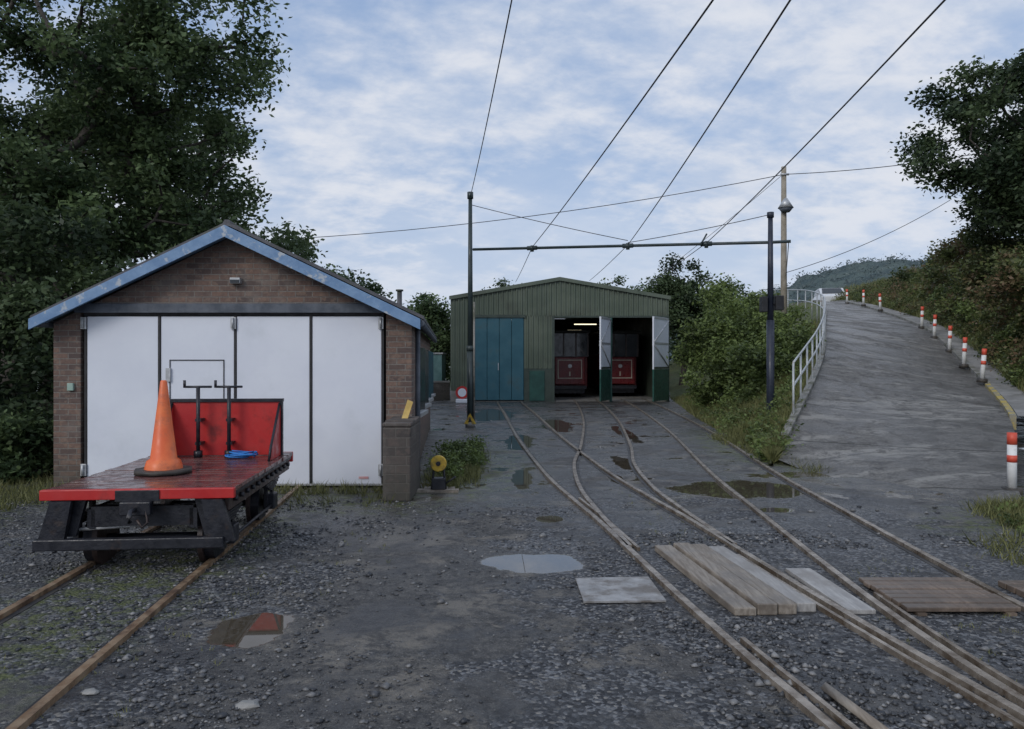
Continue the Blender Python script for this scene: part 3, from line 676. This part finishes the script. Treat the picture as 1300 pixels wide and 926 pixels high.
mesh('rear_window',[(-1.83,-.7,.99),(-1.83,.7,.99),(-1.16,.62,1.40),(-1.16,-.62,1.40)],[(0,1,2,3)],glass,car)
for a in (-1.25,1.25):
    for s in (-.72,.72): tube('wheel',[(a,s-.1,.3),(a,s+.1,.3)],.3,rub,car,18)
# ---------------------------------------------------------------- poles and wires
pol=pm('pole_green_black',(.025,.038,.04),(.04,.058,.06),rough=.45,bump=.1); poln=pm('pole_navy',(.015,.02,.036),(.028,.035,.055),rough=.45,bump=.1)
polw=pm('pole_wood',(.24,.21,.16),(.34,.3,.24),rough=.85,bump=.3)
p1=empty('overhead_line_pole',(-1.07,19.6,0))
tube('shaft',[(0,0,0),(0,0,2.0)],.085,pol,p1,14); tube('shaft_upper',[(0,0,2.0),(0,0,5.85)],[.07,.05],pol,p1,14); tube('collar',[(0,0,1.95),(0,0,2.08)],.1,pol,p1,14)
tube('finial',[(0,0,5.85),(0,0,6.02)],.08,pol,p1,10); tube('collar',[(0,0,.0),(0,0,.12)],.13,conc,p1,14)
tube('cable_conduit',[(.1,-.05,.1),(.1,-.05,3.2)],.025,kerbm,p1,8)
tri=[(-.16,.08),(.16,.08),(0,.36)]
prism('warning_plate',tri,-.12,-.1,yp,p1); prism('warning_symbol',[(-.05,.13),(.05,.13),(0,.27)],-.125,-.1205,dk,p1)
p2=empty('overhead_line_pole',(5.75,17,.2))
tube('shaft',[(0,0,-.3),(0,0,2.4)],.085,poln,p2,14); tube('shaft_upper',[(0,0,2.4),(0,0,4.78)],[.068,.052],poln,p2,14)
tube('collar',[(0,0,4.68),(0,0,4.8)],.075,poln,p2)
box('signal_box',-.22,-.09,-.1,.1,2.58,2.92,black,p2,.01); box('signal_box',.09,.27,-.1,.1,2.62,2.94,black,p2,.01)
tube('signal_bracket',[(-.2,0,2.75),(.2,0,2.75)],.025,black,p2)
p3=empty('wooden_pole',(9.96,28,1.5))
tube('shaft',[(0,0,-.5),(0,0,7.3)],[.13,.09],polw,p3,12)
tube('lamp_hood',[(0,-.2,5.75),(0,-.2,6.1)],[.28,.06],galv,p3,14); tube('lamp_bowl',[(0,-.2,5.6),(0,-.2,5.75)],[.14,.26],lint,p3,14); tube('lamp_arm',[(0,0,6.1),(0,-.2,6.1)],.03,galv,p3)
tube('insulator',[(-.15,-.1,7.0),(.15,-.1,7.0)],.04,galv,p3)
wirem=pm('wire_dark',(.015,.015,.016),(.03,.03,.03),rough=.5,bump=0)
OW=empty('overhead_wires')
zb_=lambda x: 4.55-(x+1.07)/(6.82)*.22; yb_=lambda x:19.6-(x+1.07)/6.82*2.6
tube('span_bar',[(-1.0,19.6,4.55),(5.75,17,4.33),(6.15,16.85,4.33)],.035,pol,OW,8)
def wire(a,b_,sag=.0,r=.009,n=14):
    a=Vector(a);b_=Vector(b_); tube('wire',[a.lerp(b_,k/n)-Vector((0,0,sag*4*(k/n)*(1-k/n))) for k in range(n+1)],r,wirem,OW,5)
cross=[(.5,(0.15,31.6,4.95),(1.56,5.93,4.5),(2.1,-2,4.5)),(2.75,(3.2,31.6,5.0),(2.16,5.93,4.5),(1.75,-2,4.5)),(4.45,(5.2,31.6,4.6),(3.36,5.93,4.5),(2.3,-2,4.5))]
for xb,far,near,nn_ in cross:
    pb=(xb,yb_(xb),zb_(xb)+.02)
    wire(far,pb,.03); wire(pb,near,.05); wire(near,nn_)
    tube('hanger',[(xb,yb_(xb),zb_(xb)-.09),(xb,yb_(xb),zb_(xb)+.06)],.045,pol,OW,8)
    tube('insulator',[(xb-.12,yb_(xb)+.04,zb_(xb)),(xb+.12,yb_(xb)-.04,zb_(xb))],.055,pol,OW,8)
wire((5.2,31.6,4.6),(9.9,28,8.5),.1)
wire((-1.07,19.6,5.9),(0,8.77,5.85),.08); wire((0,8.77,5.85),(.9,-3,5.9))
wire((-12,31,6.5),(9.96,27.9,8.5),.45,.014); wire((9.96,27.9,8.5),(17.5,27,9.2),.15,.014)
wire((-1.07,19.6,5.7),(2.75,yb_(2.75),4.55),.03,.009); wire((2.75,yb_(2.75),4.5),(5.75,17,4.95),.03,.009)
wire((6.1,16.85,4.3),(10,27.9,4.8),.05,.010); wire((9.96,27.9,4.9),(17.2,30,8.0),.25,.012)
tube('pull_off',[(4.3,yb_(4.3)-.1,zb_(4.3)-.05),(4.45,yb_(4.3)-.1,zb_(4.3)+.22)],.02,pol,OW)

# ---------------------------------------------------------------- vegetation
tree('ash_tree',(-11,17,0),3.8,[(-10,17.5,8.4,4.3,4,4.8),(-8.9,17.5,4.6,3.0,2.6,2.6),(-14,18.5,6.5,3.4,3,5.5),(-7.5,17,7.8,2.3,2.4,2.8)],290,360,.13,L_ash,.60,.38,11)
tree('oak_tree',(-14.5,24,0),3.5,[(-13,24,6,5.5,4,5),(-9.8,26,4.9,2.2,2,2.6),(-16,22,3,4,3,3)],110,300,.2,L_dark,.95,.4,12)
tree('sycamore_tree',(17.5,25,3.5),3.5,[(16.3,25,9.0,3.3,3,2.6),(18.5,25,7.2,3,3,2.8),(16.6,24.5,6.8,2,2,1.6)],125,420,.16,L_dark,.64,.22,13)
bush('hedge',[(-9.6,13.5,2,2.2,2.5,2.8),(-7.9,12.3,.8,1.0,1.6,1.3),(-11,12,2,2,2,3),(-12,9.5,1.5,3,2,2.2),(-8.0,13.5,3.0,1.2,1.5,1.4)],130,420,.12,L_dark,.5,21)
bush('garden_shrub',[(-7.5,10.8,.35,.9,.9,.6)],26,260,.09,L_ash,.25,22)
bush('bramble_bush',[(6.5,24,1.6,1.2,1.8,2.2),(7.9,26,2.3,1.6,2,2.1),(7.0,20.8,1.35,.9,1.6,1.0),(9.5,29,2.8,1.8,2.5,1.8),(8.2,23,2.2,.8,1.5,.9)],190,300,.12,L_bush,.42,23)
bush('scrub_bush',[(14.3,19.6,3.4,1.7,2.4,2.5),(14.0,17,2.6,2,2,2.4),(15.9,23,3.8,1.7,2,2.2),(17.6,28,4.8,1.8,2.5,2.1),(17,21,5.4,2,2,2.6)],260,380,.125,L_scrub,.5,24)
bush('scrub_bush',[(20.8,34,5.3,2.4,3,2.0),(24,42,5.8,2.6,3,1.7),(27,50,5.6,3.2,3,1.2),(22.4,38,5.6,2,3,1.7)],130,260,.17,L_scrub,.6,25)
bush('gorse_bush',[(12.75,18.4,1.3,.5,1.6,.6),(14.1,21,2.0,.55,1.8,.9),(16.2,25.8,3.1,.65,2,.9),(17.4,30,3.9,.6,2,.8)],90,260,.09,L_bush,.28,26)
for i,(c,s) in enumerate((((7.2,48,4.3,2.4,2.5,2.9),31),((10,45,4.7,1.7,2,3.0),32),((12.6,45,3.9,2.2,2,2.9),33),((-.8,60,5.3,2,1.5,2.7),34),((-4.2,39,2.6,1.2,2,2.6),35),((-9.6,30,4.6,1.9,2,2.3),36),((-7.5,35,3.9,1.9,2,2.1),37))):
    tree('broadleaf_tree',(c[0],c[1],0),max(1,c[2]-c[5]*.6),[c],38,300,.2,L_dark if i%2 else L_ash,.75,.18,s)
bush('distant_woodland',[(15.5,54,3.2,4,3,3.0),(10,60,3,6,3,3.6),(-3,60,2,4,3,3),(-9,50,2,5,3,3),(28,64,4,6,5,2.6)],200,200,.3,L_dark,1.1,38)
hx=np.linspace(-200,400,180); hy=np.linspace(250,440,14); rr=np.random.default_rng(9)
H=np.zeros((14,180,3))
for i,y in enumerate(hy):
    for j,x in enumerate(hx):
        prof_=50*math.exp(-((x-190)/85)**2)+13*math.exp(-((x-20)/110)**2)
        H[i,j]=(x,y,max(0,prof_*math.sin(math.pi*min(1,(i+.3)/10)/2)*(1 if i<11 else .8)+rr.normal()*1.1-(0 if i else 20)))
hm=pm('distant_canopy',(.075,.105,.11),(.12,.155,.145),scale=.08,rough=1,bump=1,bscale=.3,bd=3,spec=.1)  # distance haze painted into the canopy colour: paler, bluer
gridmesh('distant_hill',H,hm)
C=H[2:11:1].reshape(-1,3); C=C[(C[:,0]>60)&(C[:,0]<300)]
L_far=leafmat('leaf_far',(.11,.14,.145),(.17,.205,.20))  # far leaves carry the same haze in their colour
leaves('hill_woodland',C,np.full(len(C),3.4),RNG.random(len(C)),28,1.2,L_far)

def blades(name,P,hmin,hmax,mat,seed,tb=.5):
    rng=np.random.default_rng(seed); n=len(P)
    a=rng.random(n)*6.28; d=np.stack([np.cos(a),np.sin(a),np.zeros(n)],1); h=(hmin+(hmax-hmin)*rng.random(n)**1.8)[:,None]
    w_=h*.045+.0015; le=rng.normal(size=(n,3))*np.array((.45,.45,0))
    V=np.stack([P-d*w_,P+d*w_,P+(le+np.array((0,0,1)))*h],1).reshape(-1,3)
    return bulk(name,V,np.arange(3*n).reshape(-1,3),mat,None,np.clip(tb+.28*rng.normal(size=n),0,1))
def tufts(cx,cy,rx,ry,nt,per,rng,s=.07):
    a=rng.random(nt)*6.28; r=np.sqrt(rng.random(nt)); c=np.stack([cx+rx*r*np.cos(a),cy+ry*r*np.sin(a)],1)
    c=np.repeat(c,per,0)+rng.normal(size=(nt*per,2))*s
    return np.column_stack([c,np.zeros(len(c))])
rng=np.random.default_rng(77)
Pp=np.concatenate([tufts(-6.9,9.6,1.6,1.4,260,22,rng),tufts(-2.4,9.9,1.1,.22,70,14,rng,.04),tufts(-3.0,9.2,1.8,.5,60,8,rng,.03),tufts(-.9,12.6,.4,2.6,150,26,rng,.09),
   tufts(-.8,11,.3,.9,50,24,rng),tufts(5.9,7.8,.8,1.3,380,26,rng,.07),tufts(5.0,6.6,.8,.8,120,18,rng,.06),tufts(4.65,14.5,.3,3.0,200,18,rng)])
Pp=Pp[~((Pp[:,0]<-1.3)&(Pp[:,0]>-6.15)&(Pp[:,1]>10.1))]
blades('grass',Pp,.03,.16,L_grass,41)
Ps=np.concatenate([tufts(3.6,4.4,.9,1,40,14,rng,.03),tufts(-3,6.5,2,2,90,9,rng,.025),tufts(1.7,8.5,.35,2.5,40,8,rng,.03),tufts(3.3,5,1,1.5,40,8,rng,.03),tufts(-2.5,4,1,1,25,7,rng,.02)])
blades('grass',Ps,.01,.04,L_grass,44,.7)
WP=np.column_stack([rng.uniform(-1.2,-.55,40),rng.uniform(10.6,15,40),np.full(40,.1)]); leaves('weeds',WP,.08+.16*rng.random(40),rng.random(40),90,.06,L_bush)
WQ=np.column_stack([rng.uniform(5.0,6.4,40),rng.uniform(6.6,8.9,40),np.full(40,.05)]); WQ=WQ[WQ[:,0]>WQ[:,1]*.62]; leaves('weeds',WQ,.06+.1*rng.random(len(WQ)),rng.random(len(WQ)),60,.05,L_bush)
def on_grid(G,n,u0,u1,v0,v1,rng):
    m,k,_=G.shape; u=(u0+(u1-u0)*rng.random(n))*(m-1.001); v=(v0+(v1-v0)*rng.random(n))*(k-1.001)
    i=u.astype(int);j=v.astype(int);a=(u-i)[:,None];b_=(v-j)[:,None]
    return G[i,j]*(1-a)*(1-b_)+G[i+1,j]*a*(1-b_)+G[i,j+1]*(1-a)*b_+G[i+1,j+1]*a*b_
blades('grass',on_grid(EG,46000,.02,.6,0,.97,rng),.05,.26,L_grass,42,.55)
blades('grass',on_grid(HG,38000,.12,1,0,.5,rng),.08,.4,L_grass,43,.5)
E2=on_grid(EG,330,.04,.6,.08,.95,rng); leaves('weeds',E2,.15+.22*rng.random(len(E2)),np.clip(.5+.28*rng.normal(size=len(E2)),0,1),90,.08,L_bush)
H2=on_grid(HG,420,.2,.9,.02,.6,rng)+np.array((0,0,.2)); leaves('weeds',H2,.25+.3*rng.random(len(H2)),np.clip(.5+.25*rng.normal(size=len(H2)),0,1),150,.1,L_scrub)

# ---------------------------------------------------------------- camera
cd=bpy.data.cameras.new('camera'); cd.lens=970/1300*36; cd.sensor_width=36; cd.shift_y=-5/1300; cd.clip_end=6000; cd.clip_start=.05
co=link(bpy.data.objects.new('camera',cd)); co.location=(0,0,1.7); co.rotation_euler=(math.radians(90),0,0)
scene.camera=co
